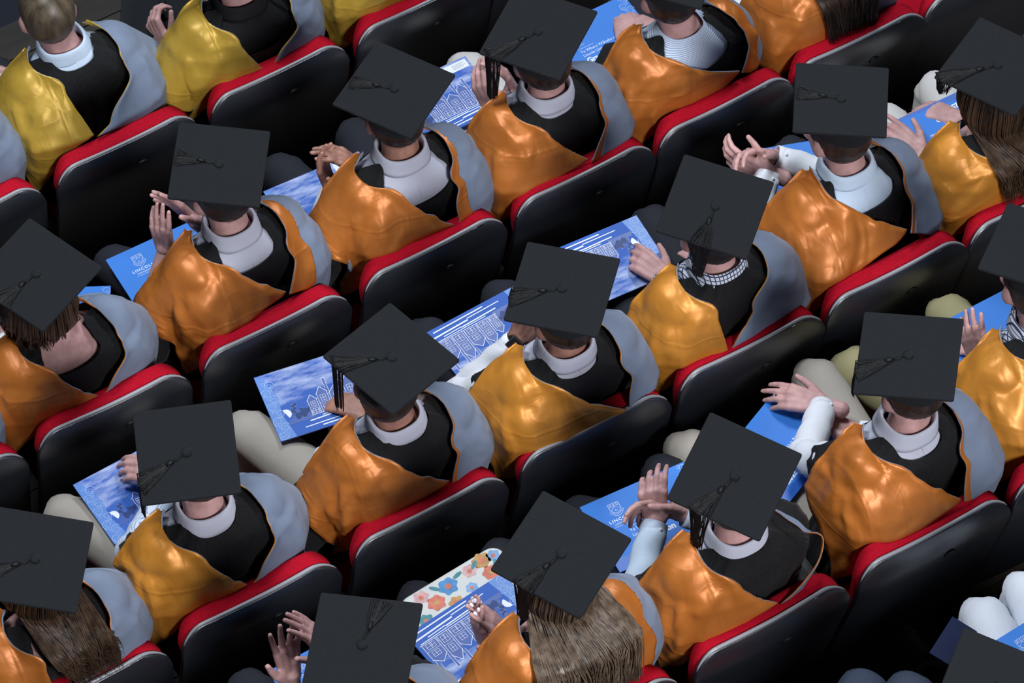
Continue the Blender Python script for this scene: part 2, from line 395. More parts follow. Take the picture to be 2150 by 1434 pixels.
def hood_panel(B, inner, outer, s0, s1, off, amp, seed, peak, nu=44, nv=34, lip=.010):
    def base(t, s):
        a, b = smooth_tab(inner, t), smooth_tab(outer, t)
        th = a[0]+(b[0]-a[0])*s; z = a[1]+(b[1]-a[1])*s
        return R(th), z
    def fn(u, v):
        t, s = u, s0+(s1-s0)*v
        th, z = base(t, s)
        p = TP(B, th, z, off, .018, 1.0)
        c = TP(B, 0, z, -.10)
        n = V((p.x-B.dx, p.y-lean(B, V((0, .21, z))).y, .02+max(0, (z-.98))*2.5)).normalized()
        q = V((th*.23, z, 0))
        # folds radiate from the gathered shoulder
        pk = V((R(peak[0])*.23, peak[1], 0)); d = q-pk; rr = d.length+1e-4; an = math.atan2(d.y, d.x)
        k = min(1, rr/.10)*(1-.35*min(1, rr/.4))
        f = sin(an*9+seed*3+2.2*nz(q.x*5+seed, q.y*5, seed))*.45*k
        f += .95*nz(q.x*7+seed*7, q.y*6, seed*1.7) + .75*nz(q.x*17, q.y*12+seed, 3.1+seed)
        w = nz(q.x*6+3.3, q.y*8+seed*2, seed)
        f += .75*(1-min(1, abs(w)*7))*(.5+.5*nz(q.x*3, q.y*3, seed+9))
        edge = min(1, 5*s+.04)
        dsp = amp*1.35*f*edge + lip*math.exp(-(s/.06)**2) + lip*.5*math.exp(-((1-s)/.05)**2)
        p = p + n*max(dsp, -off*.6)
        for S, E in B.arms:
            ax = E-S; tt = min(1, max(0, (p-S).dot(ax)/ax.length_squared)); q0 = S+ax*tt; dv = p-q0; rr = .094+.008*tt
            if dv.length < rr: p = q0+dv.normalized()*rr
        return p
    vs, fs = grid(fn, nu, nv)
    tot = 0
    for f in fs[::7]:
        tot += (vs[f[1]]-vs[f[0]]).cross(vs[f[3]]-vs[f[0]]).dot(vs[f[0]]-V((B.dx, .3, .8)))
    if tot < 0: fs = [q[::-1] for q in fs]
    return vs, fs
def ik(S, W, l1, l2, hint):
    S, W = V(S), V(W); d = W-S; D = min(d.length, (l1+l2)*.995); dn = d.normalized()
    a = (l1*l1-l2*l2+D*D)/(2*D); h = math.sqrt(max(l1*l1-a*a, 0))
    hv = V(hint)-dn*V(hint).dot(dn); hv.normalize()
    return S+dn*a+hv*h
HS = 1.07
def hand(W, d, n, right, curl=(.2, .2, .2, .25), spread=.06, thumb=.5, vox=.0034):
    W, d, n = V(W), V(d).normalized(), V(n)
    n = (n-d*n.dot(d)).normalized(); t = d.cross(n) if right else n.cross(d)
    parts = [capsule(W-d*.05, W+d*.01, .026, .027)]; tips = []
    kx = (.029, .0095, -.0105, -.029); kl = (.092, .096, .091, .083); fl = (.074, .082, .076, .059)
    for i in range(4):
        k0 = W+t*kx[i]*.62*HS+d*.008; k1 = W+t*kx[i]*HS+d*kl[i]*HS-n*.002
        parts.append(capsule(k0, k1, .0135*HS, .0118*HS))
        fd = (d+t*(kx[i]/.029)*spread*1.6).normalized(); fn = (n-fd*n.dot(fd)).normalized(); p = k1
        for seg, (fr, ca, r1, r2) in enumerate(((.45, .9, .0102, .0092), (.31, 1.15, .0092, .0082), (.24, .7, .0082, .0068))):
            a = curl[i]*ca; fd2 = fd*cos(a)+fn*sin(a); fn = fn*cos(a)-fd*sin(a); fd = fd2
            q = p+fd*fl[i]*fr*HS; parts.append(capsule(p, q, r1*HS, r2*HS, 8)); p = q
        tips.append((p-fd*.006-fn*.006*HS, fd, -fn))
    parts.append(capsule(W+d*.03-t*.012+n*.004, W+d*.055-t*.014+n*.004, .016, .014))
    b0 = W+t*.018*HS+d*.014; td = (d*.72+t*(.72-.3*thumb)+n*(.15+.5*thumb)).normalized()
    b1 = b0+td*.046*HS; parts.append(capsule(b0, b1, .0165*HS, .0128*HS))
    td = (td+d*.35*(1-thumb)-t*.25*thumb+n*.1).normalized(); b2 = b1+td*.034*HS; parts.append(capsule(b1, b2, .0122*HS, .0102*HS))
    td = (td+d*.25+n*.15*thumb).normalized(); b3 = b2+td*.026*HS; parts.append(capsule(b2, b3, .0102*HS, .0082*HS))
    tips.append((b3-td*.004, td, (t*.6-n*.4+d*.1).normalized()))
    return remesh(join(*parts), vox, 3, .45), tips
LONG = {}
def hair_long(B, Hm, P, cfg):
    rnd = random.Random(cfg['seed']); parts = []
    n = int(cfg.get('n', 230)*3); A = cfg.get('arc', 112); wid = cfg.get('wid', .09); bob = cfg.get('bob', False); side = cfg.get('side', 0)
    hi = Hm.inverted()
    def pts(ph, lay, zend, jit=lambda a: 0.0):
        s_, c_ = sin(ph), cos(ph); r0 = .083+.013*lay
        q = [Hm @ V((s_*r0, -c_*r0*1.15, -.03)), Hm @ V((s_*(r0+.012), -c_*(r0*1.13+.008), -.13))]
        if bob:
            q += [Hm @ V((s_*(r0+.016+jit(.005)), -c_*(r0*1.1+.012)+jit(.006), -.175)), Hm @ V((s_*(r0+.012)+.006*sin(ph*23)+jit(.008), -c_*(r0+.010)-.006*cos(ph*19)+jit(.008), -.215)), Hm @ V((s_*(r0+.004+jit(.012))+.010*sin(ph*11), -c_*(r0+.002)+jit(.012)-.012*abs(sin(ph*7)), -.25+cfg['z']*(lay-.5)+jit(.014)))]
        else:
            q.append(Hm @ V((s_*(r0*.98)+side*.3, -c_*(r0*1.08)-.012, -.20)))
            z0 = min(q[-1].z-.05, 1.05)
            for k in (0, .33, .67, 1):
                z = z0+(zend-z0)*k; x = B.dx+sin(ph*.8)*wid*(1-.15*k)+side*(.4+.6*k)+jit(cfg.get('wave', .006))
                p = TP(B, R(TH(B, x, min(z, 1.02))), min(z, 1.02), .030+.022*lay, .018, 1.0); p.z = lean(B, V((0, .2, z))).z
                q.append(p+V((0, jit(.004), 0)))
        return q
    for i in range(n):
        ph = R(rnd.uniform(-A, A)); lay = rnd.random()
        clump = sin(ph*17)*.5+sin(ph*41+2)*.5
        kk = rnd.uniform(-1, 1); ks = iter([kk*.8+rnd.uniform(-.25, .25)+.5*sin(ph*9+j*1.9) for j in range(24)])
        ps = catmull(pts(ph, min(1, max(0, lay*.75+.25*clump)), cfg['z']+rnd.uniform(-.05, .07), lambda a: next(ks)*a), 13); rr = rnd.uniform(.0010, .0024)
        parts.append(tube(ps, lambda t, rr=rr: rr*(.6+.7*sin(pi*min(t*1.1, 1)))*(1-.75*max(0, t-.75)/.25), 3, False, .7))
    parts.append(grid(lambda u, v: catmull(pts(R(-A+2*A*u), .25, cfg['z']+.03), 24)[int(v*24+.5)], 36, 24))
    return join(*parts)
def hair_short(P, low=-.185, seed=0, top=False):
    """scalp shell with a jagged lower edge; head frame, board at z = 0"""
    def fn(u, v):
        ph = -pi+2*pi*u   # 0 = back
        back = .5+.5*cos(ph)
        a = abs(ph)
        zl = low if a < 1.0 else (low+(-.125-low)*min(1, (a-1.0)/.5) if a < 1.9 else -.125+.075*min(1, (a-1.9)/.5))
        zl += .006*nz(u*60, seed, 1)
        z = (-.012 if top else -.055) + (zl-(-.012 if top else -.055))*v
        zc = (z+.12)/.107; rr = math.sqrt(max(.02, 1-min(zc*zc, .98)))
        if z < -.14: rr = max(rr, .80-.25*(-.14-z)/.05)
        k = 1+.075*(1-v*v*.75)+.014*nz(u*40, v*12, seed)+.022*nz(u*150, v*22, seed+3)
        return V((sin(ph)*.080*rr*k, -cos(ph)*.099*rr*k, z))
    return grid(fn, 110, 26)
BS = .262
def mortarboard(person, Hm, tass, hang, seed, fan=.032):
    rnd = random.Random(seed); s = BS/2; h = .0045
    vs, fs = [], []
    nn = 12
    def ring(z, sh, r=.006):
        out = []
        for cx, cy, a0 in ((1, 1, 0), (-1, 1, 90), (-1, -1, 180), (1, -1, 270)):
            for k in range(4):
                a = R(a0+30*k); out.append(V((cx*(sh-r)+r*cos(a), cy*(sh-r)+r*sin(a), z)))
        return out
    rot = Matrix.Rotation(R(45), 4, 'Z')
    rs = [[Hm @ (rot @ p) for p in ring(z, sh)] for z, sh in ((-h, s-.002), (-h*.4, s), (h*.4, s), (h, s-.002))]
    brd = mesh('mortarboard', rings(rs), 'cap', person, smooth=False); brd['label'] = 'black square graduation cap board'
    def sk(u, v):
        ph = 2*pi*u; low = -.078-.012*cos(ph); z = -.002+(low+.002)*v
        k = 1.0 if v > .3 else .86+.14*math.sqrt(v/.3)
        return Hm @ V((sin(ph)*.0885*k, -cos(ph)*.1085*k, z))
    mesh('skull_cap', grid(sk, 40, 8), 'cap', brd)
    # button and cord
    rs = [[Hm @ V((r*cos(2*pi*j/14), r*sin(2*pi*j/14), z)) for j in range(14)] for r, z in ((.0125, h), (.0135, h+.003), (.011, h+.006), (.005, h+.0075))]
    mesh('button', rings(rs), 'cap', brd)
    if tass is None: return brd
    a = R(tass); d = V((cos(a), sin(a), 0)); pr = V((-d.y, d.x, 0))
    # distance from centre to the edge in direction d (square turned by 45 degrees)
    e = BS/math.sqrt(2)/(abs(d.x)+abs(d.y))
    kx = .045
    parts = [tube([Hm @ (d*.008+V((0, 0, h+.003))), Hm @ (d*.028+pr*.002+V((0, 0, h+.004))), Hm @ (d*kx+V((0, 0, h+.004)))], .0016, 6),
             tube([Hm @ (d*(kx-.004)+V((0, 0, h+.005))), Hm @ (d*(kx+.006)+V((0, 0, h+.0055))), Hm @ (d*(kx+.020)+V((0, 0, h+.005)))], [.003, .0052, .0045], 8)]
    loose = .0035
    for i in range(100):
        q = rnd.uniform(-1, 1); q = q*abs(q)**.7; lay = rnd.random()
        off = q*fan; zt = h+.0015+lay*.004
        dd = d*1.0
        tip = d*(e) + pr*off
        # board edge along this strand
        ee = BS/math.sqrt(2)
        f = min(1.0, (ee-.001)/(abs(tip.x)+abs(tip.y))) if hang > 0 else min(.97, (ee-.001)/(abs(tip.x)+abs(tip.y)))*rnd.uniform(.86, 1.0)
        tip = tip*f
        k0 = d*kx+V((0, 0, h+.004)) + pr*rnd.uniform(-.002, .002)
        m1 = k0.lerp(tip, .45)+pr*rnd.gauss(0, .0025)+V((0, 0, .001)); m1.z = zt
        tp = V((tip.x, tip.y, h+.001+lay*.002))
        pts = [k0, m1, tp]
        if hang > 0:
            out = (V((math.copysign(1, tip.x), math.copysign(1, tip.y), 0))).normalized()
            hl = hang*rnd.uniform(.86, 1.0)
            # hang straight down in the world
            dn = Hm.to_3x3().inverted() @ V((0, 0, -1))
            p3 = tp+out*.004+dn*.008; pin = -pr*off*.55
            pts += [p3, p3+dn*hl*.5+pin*.6+pr*rnd.gauss(0, .002), p3+dn*hl+pin+pr*rnd.gauss(0, .003)]
        ps = catmull([Hm @ p for p in pts], 14 if hang > 0 else 8)
        parts.append(tube(ps, .0010, 3, False))
    t = mesh('tassel', join(*parts), 'tassel', brd, smooth=True)
    return brd

LAP_L = ((-.10, .50, .66), (-.02, .60, .655)); LAP_R = ((.10, .48, .66), (.03, .58, .655))
VX = {'C0': 0.02, 'C1': -0.07, 'C2': -0.03, 'C3': 0.05, 'B-2': 0.03, 'B-1': -0.02, 'B0': 0.06, 'B1': 0.093, 'B2': 0.03, 'B3': 0.085, 'B4': 0.01, 'A-1': -0.07, 'A0': -0.01, 'A1': 0.085, 'A2': 0.1, 'A3': -0.06, 'A4': 0.072, 'A5': 0.02, 'Z0': 0.03, 'Z1': 0.02, 'Z2': 0.035, 'Z3': 0.105, 'Z4': 0.03, 'Y2': 0.02, 'Y3': 0.02}
SPILL = {'B2': .030, 'A2': .035, 'Z3': .05, 'B1': .03, 'A3': .015, 'A0': .01, 'A1': .012, 'A4': .06, 'B0': .035, 'C1': .06, 'Z2': .01, 'Z4': .06}
WIDE = {'Z2': 40, 'B3': 10}
XR = {'A3': (.015, .06), 'Z2': (.205, .155), 'B3': (.125, .12)}
def person(key, label, row, c, cap, tassel=None, hang=0, hood='orange', neck=1.035, vx=.05, vz=.885, spill=0.0, shirt='lilac', collar=True, skin='skin', hair='hair_dark',
           longhair=None, bare_head=False, Lh=None, Rh=None, knees=None, trousers='navy', sleeve='white', gsl=.30, gsr=.30, rs=0.0, peak=1.07, w=1.0, twist=0, amp=.0075,
           hint_l=(-.8, -.3, -.9), hint_r=(.8, -.3, -.9), watch=False, nails=False, barearm=False, seed=None, lshow=True, off=.014, wide_r=0, hairlow=-.185, chin=0):
    vx = VX.get(key, vx); spill = SPILL.get(key, 0.0); wide_r = WIDE.get(key, 0)
    seed = seed if seed is not None else (hash_(key) % 97)
    rnd = random.Random(seed)
    P = empty('person', (GX[c], RY[row], RZ[row])); tag(P, label, 'person', 'seated graduates')
    B = Body(); B.lean = (cap[1]-.235)/.80; B.dx = cap[0]*.7; B.w = w; B.twist = R(twist); B.spill = spill; B.arms = []
    Hm = Matrix.Translation(V(cap[:3])) @ Matrix.Rotation(R(cap[3]), 4, 'Z') @ Matrix.Rotation(R(cap[4]), 4, 'X') @ Matrix.Rotation(R(cap[5]), 4, 'Y')
    H3 = Hm.to_3x3()
    # --- body: head, neck, torso, arms, legs grown together
    parts = []
    hb = lambda p: Hm @ V(p)
    parts += [ellip(hb((0, 0, -.12)), (.077, .096, .106), H3), ellip(hb((0, .032, -.185)), (.058, .062, .072), H3), ellip(hb((0, .06, -.215)), (.036, .035, .035), H3)]
    for sx in (-1, 1):
        parts += [ellip(hb((sx*.079, -.004, -.145)), (.013, .024, .034), H3 @ Matrix.Rotation(R(-18*sx), 3, 'Z')), ellip(hb((sx*.036, .074, -.165)), (.026, .022, .026), H3)]
    parts += [capsule(hb((0, .088, -.125)), hb((0, .104, -.165)), .010, .014), ellip(hb((0, .088, -.10)), (.045, .014, .014), H3), ellip(hb((0, .088, -.197)), (.024, .014, .011), H3)]
    nb = lean(B, V((0, .19, 1.02)))
    parts += [capsule(hb((0, -.012, -.165)), nb, .056, .064, 14), capsule(nb, lean(B, V((0, .20, .93))), .062, .085, 12)]
    parts.append(rings([[TP(B, 2*pi*j/28, z, -.020) for j in range(28)] for z in (.46, .60, .75, .85, .93, .98, 1.0, 1.022, 1.042, 1.06)]))
    lh, rh = Lh or dict(w=LAP_L[0], t=LAP_L[1], n=(0, -.1, -1), curl=(.35,)*4, vis=0), Rh or dict(w=LAP_R[0], t=LAP_R[1], n=(0, -.1, -1), curl=(.35,)*4, vis=0)
    arms = []
    for right, hnd, hint in ((False, lh, hint_l), (True, rh, hint_r)):
        sx = 1 if right else -1
        S = lean(B, V((sx*.165*w, .205, .965))); Wp = V(hnd['w'])
        l1, l2 = .30, .265
        D = (Wp-S).length
        if D > l1+l2-.005: l1, l2 = l1*D/(l1+l2)*1.005, l2*D/(l1+l2)*1.005
        E = ik(S, Wp, l1, l2, hnd.get('hint', hint)) if 'e' not in hnd else V(hnd['e'])
        parts += [capsule(S, E, .044, .038), capsule(E, Wp, .037, .027), ellip(S, (.042, .042, .042))]
        arms.append((right, hnd, S, E, Wp))
    kn = knees or ((-.13, .70, .545), (.13, .70, .545))
    for sx, k in zip((-1, 1), kn):
        hp = V((sx*.09, .30, .53)); K = V(k); A = V((k[0]*.85, min(k[1]-.02, .66), .09))
        parts += [capsule(hp, K, .068, .050), capsule(K, A, .048, .036)]
    core = remesh(join(*parts), .0100, 2, .5)
    vfs = [core]; nail_list = []
    for right, hnd, S, E, Wp in arms:
        d = V(hnd['t'])-Wp
        vf, tips = hand(Wp, d, hnd['n'], right, hnd.get('curl', (.2,)*4), hnd.get('spread', .05), hnd.get('thumb', .5), .0038 if hnd.get('vis', 1) else .008)
        vfs.append(vf); nail_list += tips
    mesh('body', join(*vfs), skin, P)
    for sx in (-1, 1): mesh('eye', ellip(hb((sx*.032, .083, -.128)), (.013, .009, .010), H3, 10, 6), 'eye', P)
    if nails:
        for p, d, n in nail_list:
            q = d.to_track_quat('Y', 'Z').to_matrix()
            mesh('fingernail', ellip(p+n*.0035, (.0052, .0078, .0042), q, 8, 6), 'nail', P)
    # --- hair and cap
    hv = hair_short(None, hairlow, seed, bare_head)
    if longhair:
        vf = join(([Hm @ v for v in hv[0]], hv[1]), hair_long(B, Hm, P, longhair)); mesh('hair', vf, hair, P)
    else: 
        mesh('hair', ([Hm @ v for v in hv[0]], hv[1]), hair, P)
    if bare_head:
        mesh('hair_crown', ellip(hb((0, -.004, -.105)), (.084, .103, .100), H3, 32, 20), hair, P)
    else: mortarboard(P, Hm, tassel, hang, seed)
    # --- shirt and collar
    if shirt:
        sh = mesh('shirt', grid(lambda u, v: TP(B, 2*pi*u, 1.075-.27*v, -.004+.003*nz(u*9, v*5, seed)), 48, 12), shirt, P)
        if collar:
            prof = ((.000, 1.045), (-.002, 1.070), (-.002, 1.090), (.001, 1.097), (.005, 1.092), (.010, 1.072), (.015, 1.052))
            def cf(u, v):
                th = R(-152+304*u); k = v*(len(prof)-1); i = min(int(k), len(prof)-2); f = k-i
                o_ = prof[i][0]+(prof[i+1][0]-prof[i][0])*f; z = prof[i][1]+(prof[i+1][1]-prof[i][1])*f
                p = TP(B, th, 1.075, o_); q = lean(B, V((0, .2, z)))
                nk = hb((0, -.012, -.20)); k2 = max(0, (z-1.045)/.06)
                p = V((p.x, p.y, q.z)); c0 = lean(B, V((0, .2, 1.05)))
                return p+V(((nk.x-c0.x)*.4*k2, (nk.y-c0.y)*.3*k2, .004*nz(u*6, v, seed)))
            co = mesh('collar', grid(cf, 44, 12), shirt, sh); solid(co, .002)
    # --- gown
    def zt(th):
        a = abs((th+pi) % (2*pi)-pi)
        k = min(1, a/R(85)); k = k*k*(3-2*k)
        nk_ = neck+(.012 if neck > 1.015 else 0)
        return nk_+(1.07-nk_)*k if a < R(85) else 1.07-.10*min(1, (a-R(85))/R(60))
    def gf(u, v):
        th = 2*pi*u; z0 = zt(th); z = z0+(.43-z0)*(v**1.3)
        f = .004*sin(th*17+3*nz(th, z*4, seed))*min(1, max(0, .98-z)*8)+.006*nz(sin(th)*3+seed, z*7, cos(th)*3)
        ta = abs((th+pi) % (2*pi)-pi); pk = max(0, 1-abs(ta-R(62))/R(32))*min(1, max(0, (1.03-z)*25)); f += .0030*pk*sin(th*64+5*nz(z*9, th, seed))
        return TP(B, th, z, .006+f)
    g = mesh('gown', grid(gf, 160, 20), 'gown', P)
    for right, hnd, S, E, Wp in arms:
        gs = gsr if right else gsl
        F = E.lerp(Wp, gs) if gs >= 0 else S.lerp(E, 1+gs)
        S0 = S+V(((.03 if not right else -.03), -.01, .0))
        pts = [S0+V((0, 0, .042)), S.lerp(E, .12)+V((0, 0, .016)), S.lerp(E, .35)+V((0, 0, .010)), S.lerp(E, .68), E, F] if gs > .05 else [S0+V((0, 0, .042)), S.lerp(E, .12)+V((0, 0, .014)), S.lerp(E, .30)+V((0, 0, .008)), F]
        ps = catmull(pts, 26)
        def dsp(t, th, sd=seed): return .0055*sin(th*9+4*nz(t*4, sd, th*.3))*(1-.5*t)*min(1, t/.4)+.009*min(1, t/.4)*nz(t*9+sd, cos(th)*2, sin(th)*2)+.004*sin(t*38+2*sin(th*2+sd))*t
        drop = 1.0
        o = mesh('gown_sleeve', tube(ps, lambda t, gs=gs: (.052+.010*sin(pi*t)+.016*t)*(.84 if gs < 0 else 1)*min(1, .35+5.5*t), 34, False, 1.0, dsp), 'gown', P); solid(o, .003)
        if not barearm:
            e2 = [S.lerp(E, .25 if gs < -.2 else .55), S.lerp(E, .75), E+(E-S.lerp(Wp, .5)).normalized()*.004, E.lerp(Wp, .25), E.lerp(Wp, .6), E.lerp(Wp, .93)]
            ss = mesh('shirt_sleeve', tube(catmull(e2, 24), lambda t: .055-.016*t, 20, False, 1.0, lambda t, th: .005*sin(t*30+2*sin(th+seed)+3*nz(t*5, seed, 0))*(1-.6*t)+.003*nz(t*12, th, seed)), sleeve, P); solid(ss, .002)
            dW = (Wp-E).normalized()
            cf2 = mesh('cuff', tube([E.lerp(Wp, .80), E.lerp(Wp, .84), E.lerp(Wp, .92), Wp-dW*.002], [.037, .0385, .0385, .0375], 22, False), sleeve, ss); solid(cf2, .003)
            q = E.lerp(Wp, .91); sd = dW.cross(V((.3, -.5, .8))).normalized(); up = sd.cross(dW)
            if up.z < 0: up = -up
            mesh('cuff_button', ellip(q+up*.0405, (.0055, .0055, .003), up.to_track_quat('Z', 'Y').to_matrix(), 10, 6), 'paper', ss)
    if watch:
        right, hnd, S, E, Wp = arms[0]; dW = (Wp-E).normalized()
        pw = Wp+dW*.006
        ws = mesh('wristwatch', tube([pw-dW*.011, pw-dW*.009, pw+dW*.009, pw+dW*.011], [.033, .0345, .0345, .033], 22, False), 'strap', P); solid(ws, .004)
        up = V((-.75, -.45, .45)); up = (up-dW*up.dot(dW)).normalized()
        rot = Matrix((dW.cross(up), dW, up)).transposed()
        mesh('watch_case', box(pw+up*.037, (.034, .040, .010), rot), 'steel', ws, smooth=False); mesh('watch_face', box(pw+up*.0425, (.029, .035, .002), rot), 'shoe', ws, smooth=False)
    # --- hood
    B.arms = [(S+V((.03 if S.x < B.dx else -.03, -.01, .012)), E) for _, _, S, E, _ in arms]
    lin = 'satin_'+hood
    pz = peak-.02
    th = lambda x, z: TH(B, x, z)
    x0 = -.078+B.dx
    in_l = [(0, -128, 1.055), (.20, -95, pz), (.38, th(-.078+B.dx, 1.035), 1.035), *[(t_, th(x0+(vx-x0)*k_, 1.035+(vz-1.035)*k_**.9), 1.035+(vz-1.035)*k_**.9) for t_, k_ in ((.54, .26), (.70, .52), (.85, .76), (1, 1))]]
    ou_l = [(0, -150, 1.02), (.20, -118, .975), (.38, -104, .915), (.60, -93, .84), (.80, -82, .74), (1, -66, .62)]
    hl = mesh('hood_lining', hood_panel(B, in_l, ou_l, 0, 1, off, amp, seed*.37, (-80, 1.03)), lin, P); solid(hl, .004, -1, 'grey')
    xr, xt = XR.get(key, (max(vx+.03, .105+B.dx*.5), None))
    if xt is None: xt = max(.112, xr*.9)+B.dx*.5
    in_r = [(0, 130, 1.05), (.20, 98, 1.052), (.40, th(xt, 1.018), 1.018), (.62, th(xr+.006, .972), .972), (.82, th(vx*.45+xr*.55, .928), .928), (1, th(vx+.006, vz-.01), vz-.012)]
    ou_r = [(0, 150, 1.02), (.20, 118, .98), (.40, 104, .93), (.62, 92, .87), (.82, 82, .80), (1, 70, .68)]
    if rs > 0:
        h2 = mesh('hood_lining', hood_panel(B, in_r, ou_r, 0, rs, off+.001, amp*.7, seed*.51, (80, 1.05), 40, 12), lin, P); solid(h2, .004, -1, 'grey')
    hs = mesh('hood_shell', hood_panel(B, in_r, ou_r, max(0, rs-.01), .10 if key == 'Z2' else 1, off, amp*.5, seed*.71, (85, 1.06)), 'grey', P); solid(hs, .004, -1, lin)
    # --- trousers and shoes
    tp = []
    for sx, k in zip((-1, 1), kn):
        hp = V((sx*.085, .30, .53)); K = V(k); A = V((k[0]*.85, min(k[1]-.02, .66), .10))
        ps = catmull([hp, hp.lerp(K, .55)+V((0, 0, .008)), K+V((0, -.012, .0)), K+V((0, .012, -.055)), A.lerp(K, .45), A], 26)
        tp.append(tube(ps, lambda t: .088-.024*min(1, t/.5)-.004*t, 22, True, 1.0, lambda t, th: .004*sin(t*50+2*sin(th*2+seed))*math.exp(-((t-.48)/.14)**2)+.003*nz(t*8, th, seed)))
        f = A+V((0, .03, -.06))
        so = [[V((f.x+wd*cos(2*pi*j/14), f.y+yy, .012+zz+hh*sin(2*pi*j/14))) for j in range(14)] for yy, wd, hh, zz in ((-.09, .02, .02, .045), (-.08, .034, .036, .045), (0, .04, .042, .05), (.07, .046, .028, .036), (.13, .044, .022, .03), (.165, .028, .014, .024))]
        mesh('shoe', rings(so), 'shoe', P)
    tp.append(ellip((0, .31, .53), (.17, .13, .09)))
    mesh('trousers', join(*tp), trousers, P)
    return P
def hash_(s):
    h = 7
    for ch in s: h = (h*31+ord(ch)) % 10007
    return h
def hd(w_, t, n, curl=.2, spread=.05, thumb=.5, vis=1, **k):
    c = curl if isinstance(curl, tuple) else (curl,)*4
    return dict(w=w_, t=t, n=n, curl=c, spread=spread, thumb=thumb, vis=vis, **k)

# ------------------------------------------------------------------ who sits where
SEATS = [
 ('C', 0, 'red theatre seat cut by the left edge, beside the bare-headed graduate'),
 ('C', 1, 'red theatre seat behind the bare-headed graduate in a yellow hood'),
 ('C', 2, 'red theatre seat behind the yellow-hooded graduate in a black sweater'),
 ('C', 3, 'red theatre seat at the top edge with only a yellow hood tail showing'),
 ('C', 4, 'empty theatre seat above the top edge, its dark back right of a yellow hood tail'),
 ('B', -1, 'sliver of red theatre seat at the left edge, left of the brown-haired graduate'),
 ('B', 0, 'red theatre seat behind the short brown-haired graduate at the left edge'),
 ('B', 1, 'red theatre seat behind the clapping graduate with the crested light blue programme'),
 ('B', 2, 'red theatre seat behind the clapping graduate whose white shirt shows below the neck'),
 ('B', 3, 'dark-backed theatre seat behind the graduate with a tassel hanging over clasped hands'),
 ('B', 4, 'red theatre seat at the top behind the graduate in a striped shirt'),
 ('B', 5, 'red theatre seat at the top behind the graduate with straight dark hair'),
 ('B', 6, 'empty red theatre seat cut by the top edge, right of the dark-haired graduate'),
 ('A', -1, 'red theatre seat at the bottom left behind the long-haired graduate'),
 ('A', 0, 'red theatre seat behind the graduate with a striped pale blue sleeve'),
 ('A', 1, 'red theatre seat behind the graduate with beige trousers and a picture programme'),
 ('A', 2, 'dark-backed theatre seat behind the graduate wearing a wristwatch'),
 ('A', 3, 'red theatre seat behind the graduate with a plaid collar under a lowered cap'),
 ('A', 4, 'red theatre seat behind the graduate with clasped hands and a wide orange hood'),
 ('A', 5, 'red theatre seat at the right edge behind the graduate with long brown hair'),
 ('Z', 0, 'theatre seat below the bottom edge under the graduate clapping with spread fingers'),
 ('Z', 1, 'red theatre seat at the bottom edge behind the graduate with long dark blond hair'),
 ('Z', 2, 'widest red theatre seat at the bottom, behind the graduate with a gathered gown'),
 ('Z', 3, 'bare black theatre seat back at the lower right behind a grey-sided hood'),
 ('Z', 4, 'red theatre seat cut by the right edge behind the plaid-collared graduate'),
 ('Y', 2, 'theatre seat below the bottom right corner under the nearest graduate'),
 ('Y', 3, 'theatre seat out past the bottom right corner under white trousers'),
]
random.seed(5)
for r_, c_, l_ in SEATS: seat(r_, c_, l_)

UP = (0, 0, 1)
person('C0', 'graduate at the left edge of the top row, only the grey hood side showing', 'C', 0, (0, .235, 1.30, 0, 3, 0), None, hood='yellow')
person('C1', 'bare-headed graduate with short sandy hair and a yellow satin hood', 'C', 1, (-.045, .365, 1.30, -8, -6, 2), hood='yellow', bare_head=True, hair='hair_sandy', shirt='paleblue', neck=1.03, vz=.885, 
       Lh=hd((-.151, .509, .75), (-.214, .581, .75), (0, -.2, -1), .3))
person('C2', 'yellow-hooded graduate in a black sweater, head cut by the top edge', 'C', 2, (-.03, .21, 1.31, 0, 3, 0), hood='yellow', shirt='blackshirt', neck=.93,
       Lh=hd((-.185, .40, .69), (-.19, .46, .74), (.6, .3, 0), .8, thumb=.1), barearm=True)
person('C3', 'graduate above the top edge with only a yellow hood tail in view', 'C', 3, (0, .22, 1.30, 0, 3, 0), None, hood='yellow', vz=.86)
person('B-2', 'graduate beyond the left edge in the second row, grey hood corner showing', 'B', -1, (0, .235, 1.30, 0, 3, 0), None)
person('B-1', 'graduate with wavy chin-length brown hair and bare nape at the left edge', 'B', 0, (-.076, .226, 1.302, -22, 6, 3), 217, .06, shirt=None, hair='hair_brown', neck=1.0, skin='skin',
       longhair=dict(seed=3, z=.05, n=300, bob=True, arc=125), )
person('B0', 'clapping graduate with raised hands, orange hood and crested light blue programme', 'B', 1, (.011, .297, 1.303, 9, 5, 0), 131, 0, neck=1.0, vz=.91, rs=.22, shirt='lilac', skin='skin', hair='hair_black',
       Lh=hd((-.139, .41, .86), (-.133, .438, 1.03), (.75, .35, .1), (.05, .08, .12, .2), .05, .1), Rh=hd((-.017, .42, .90), (-.083, .482, 1.0), (-.6, -.3, -.2), (.1, .1, .15, .2), .03, .3),
       knees=((-.20, .66, .545), (.12, .70, .545)), barearm=True, amp=.010, twist=4)
person('B1', 'clapping graduate with cupped hands and white shirt showing low on the back', 'B', 2, (.040, .275, 1.301, -15, 1, -1), 152, 0, neck=.955, vz=.87, shirt='lilac', skin='skin2', rs=.12, hair='hair_dark', hairlow=-.15,
       Lh=hd((-.138, .361, .84), (-.147, .416, .98), (.7, -.45, .5), (.22, .28, .34, .4), .06, .3), Rh=hd((-.03, .351, .88), (-.111, .403, .97), (-.5, .1, -.8), (.2, .22, .25, .3), .04, .4), gsl=.35, peak=1.055)
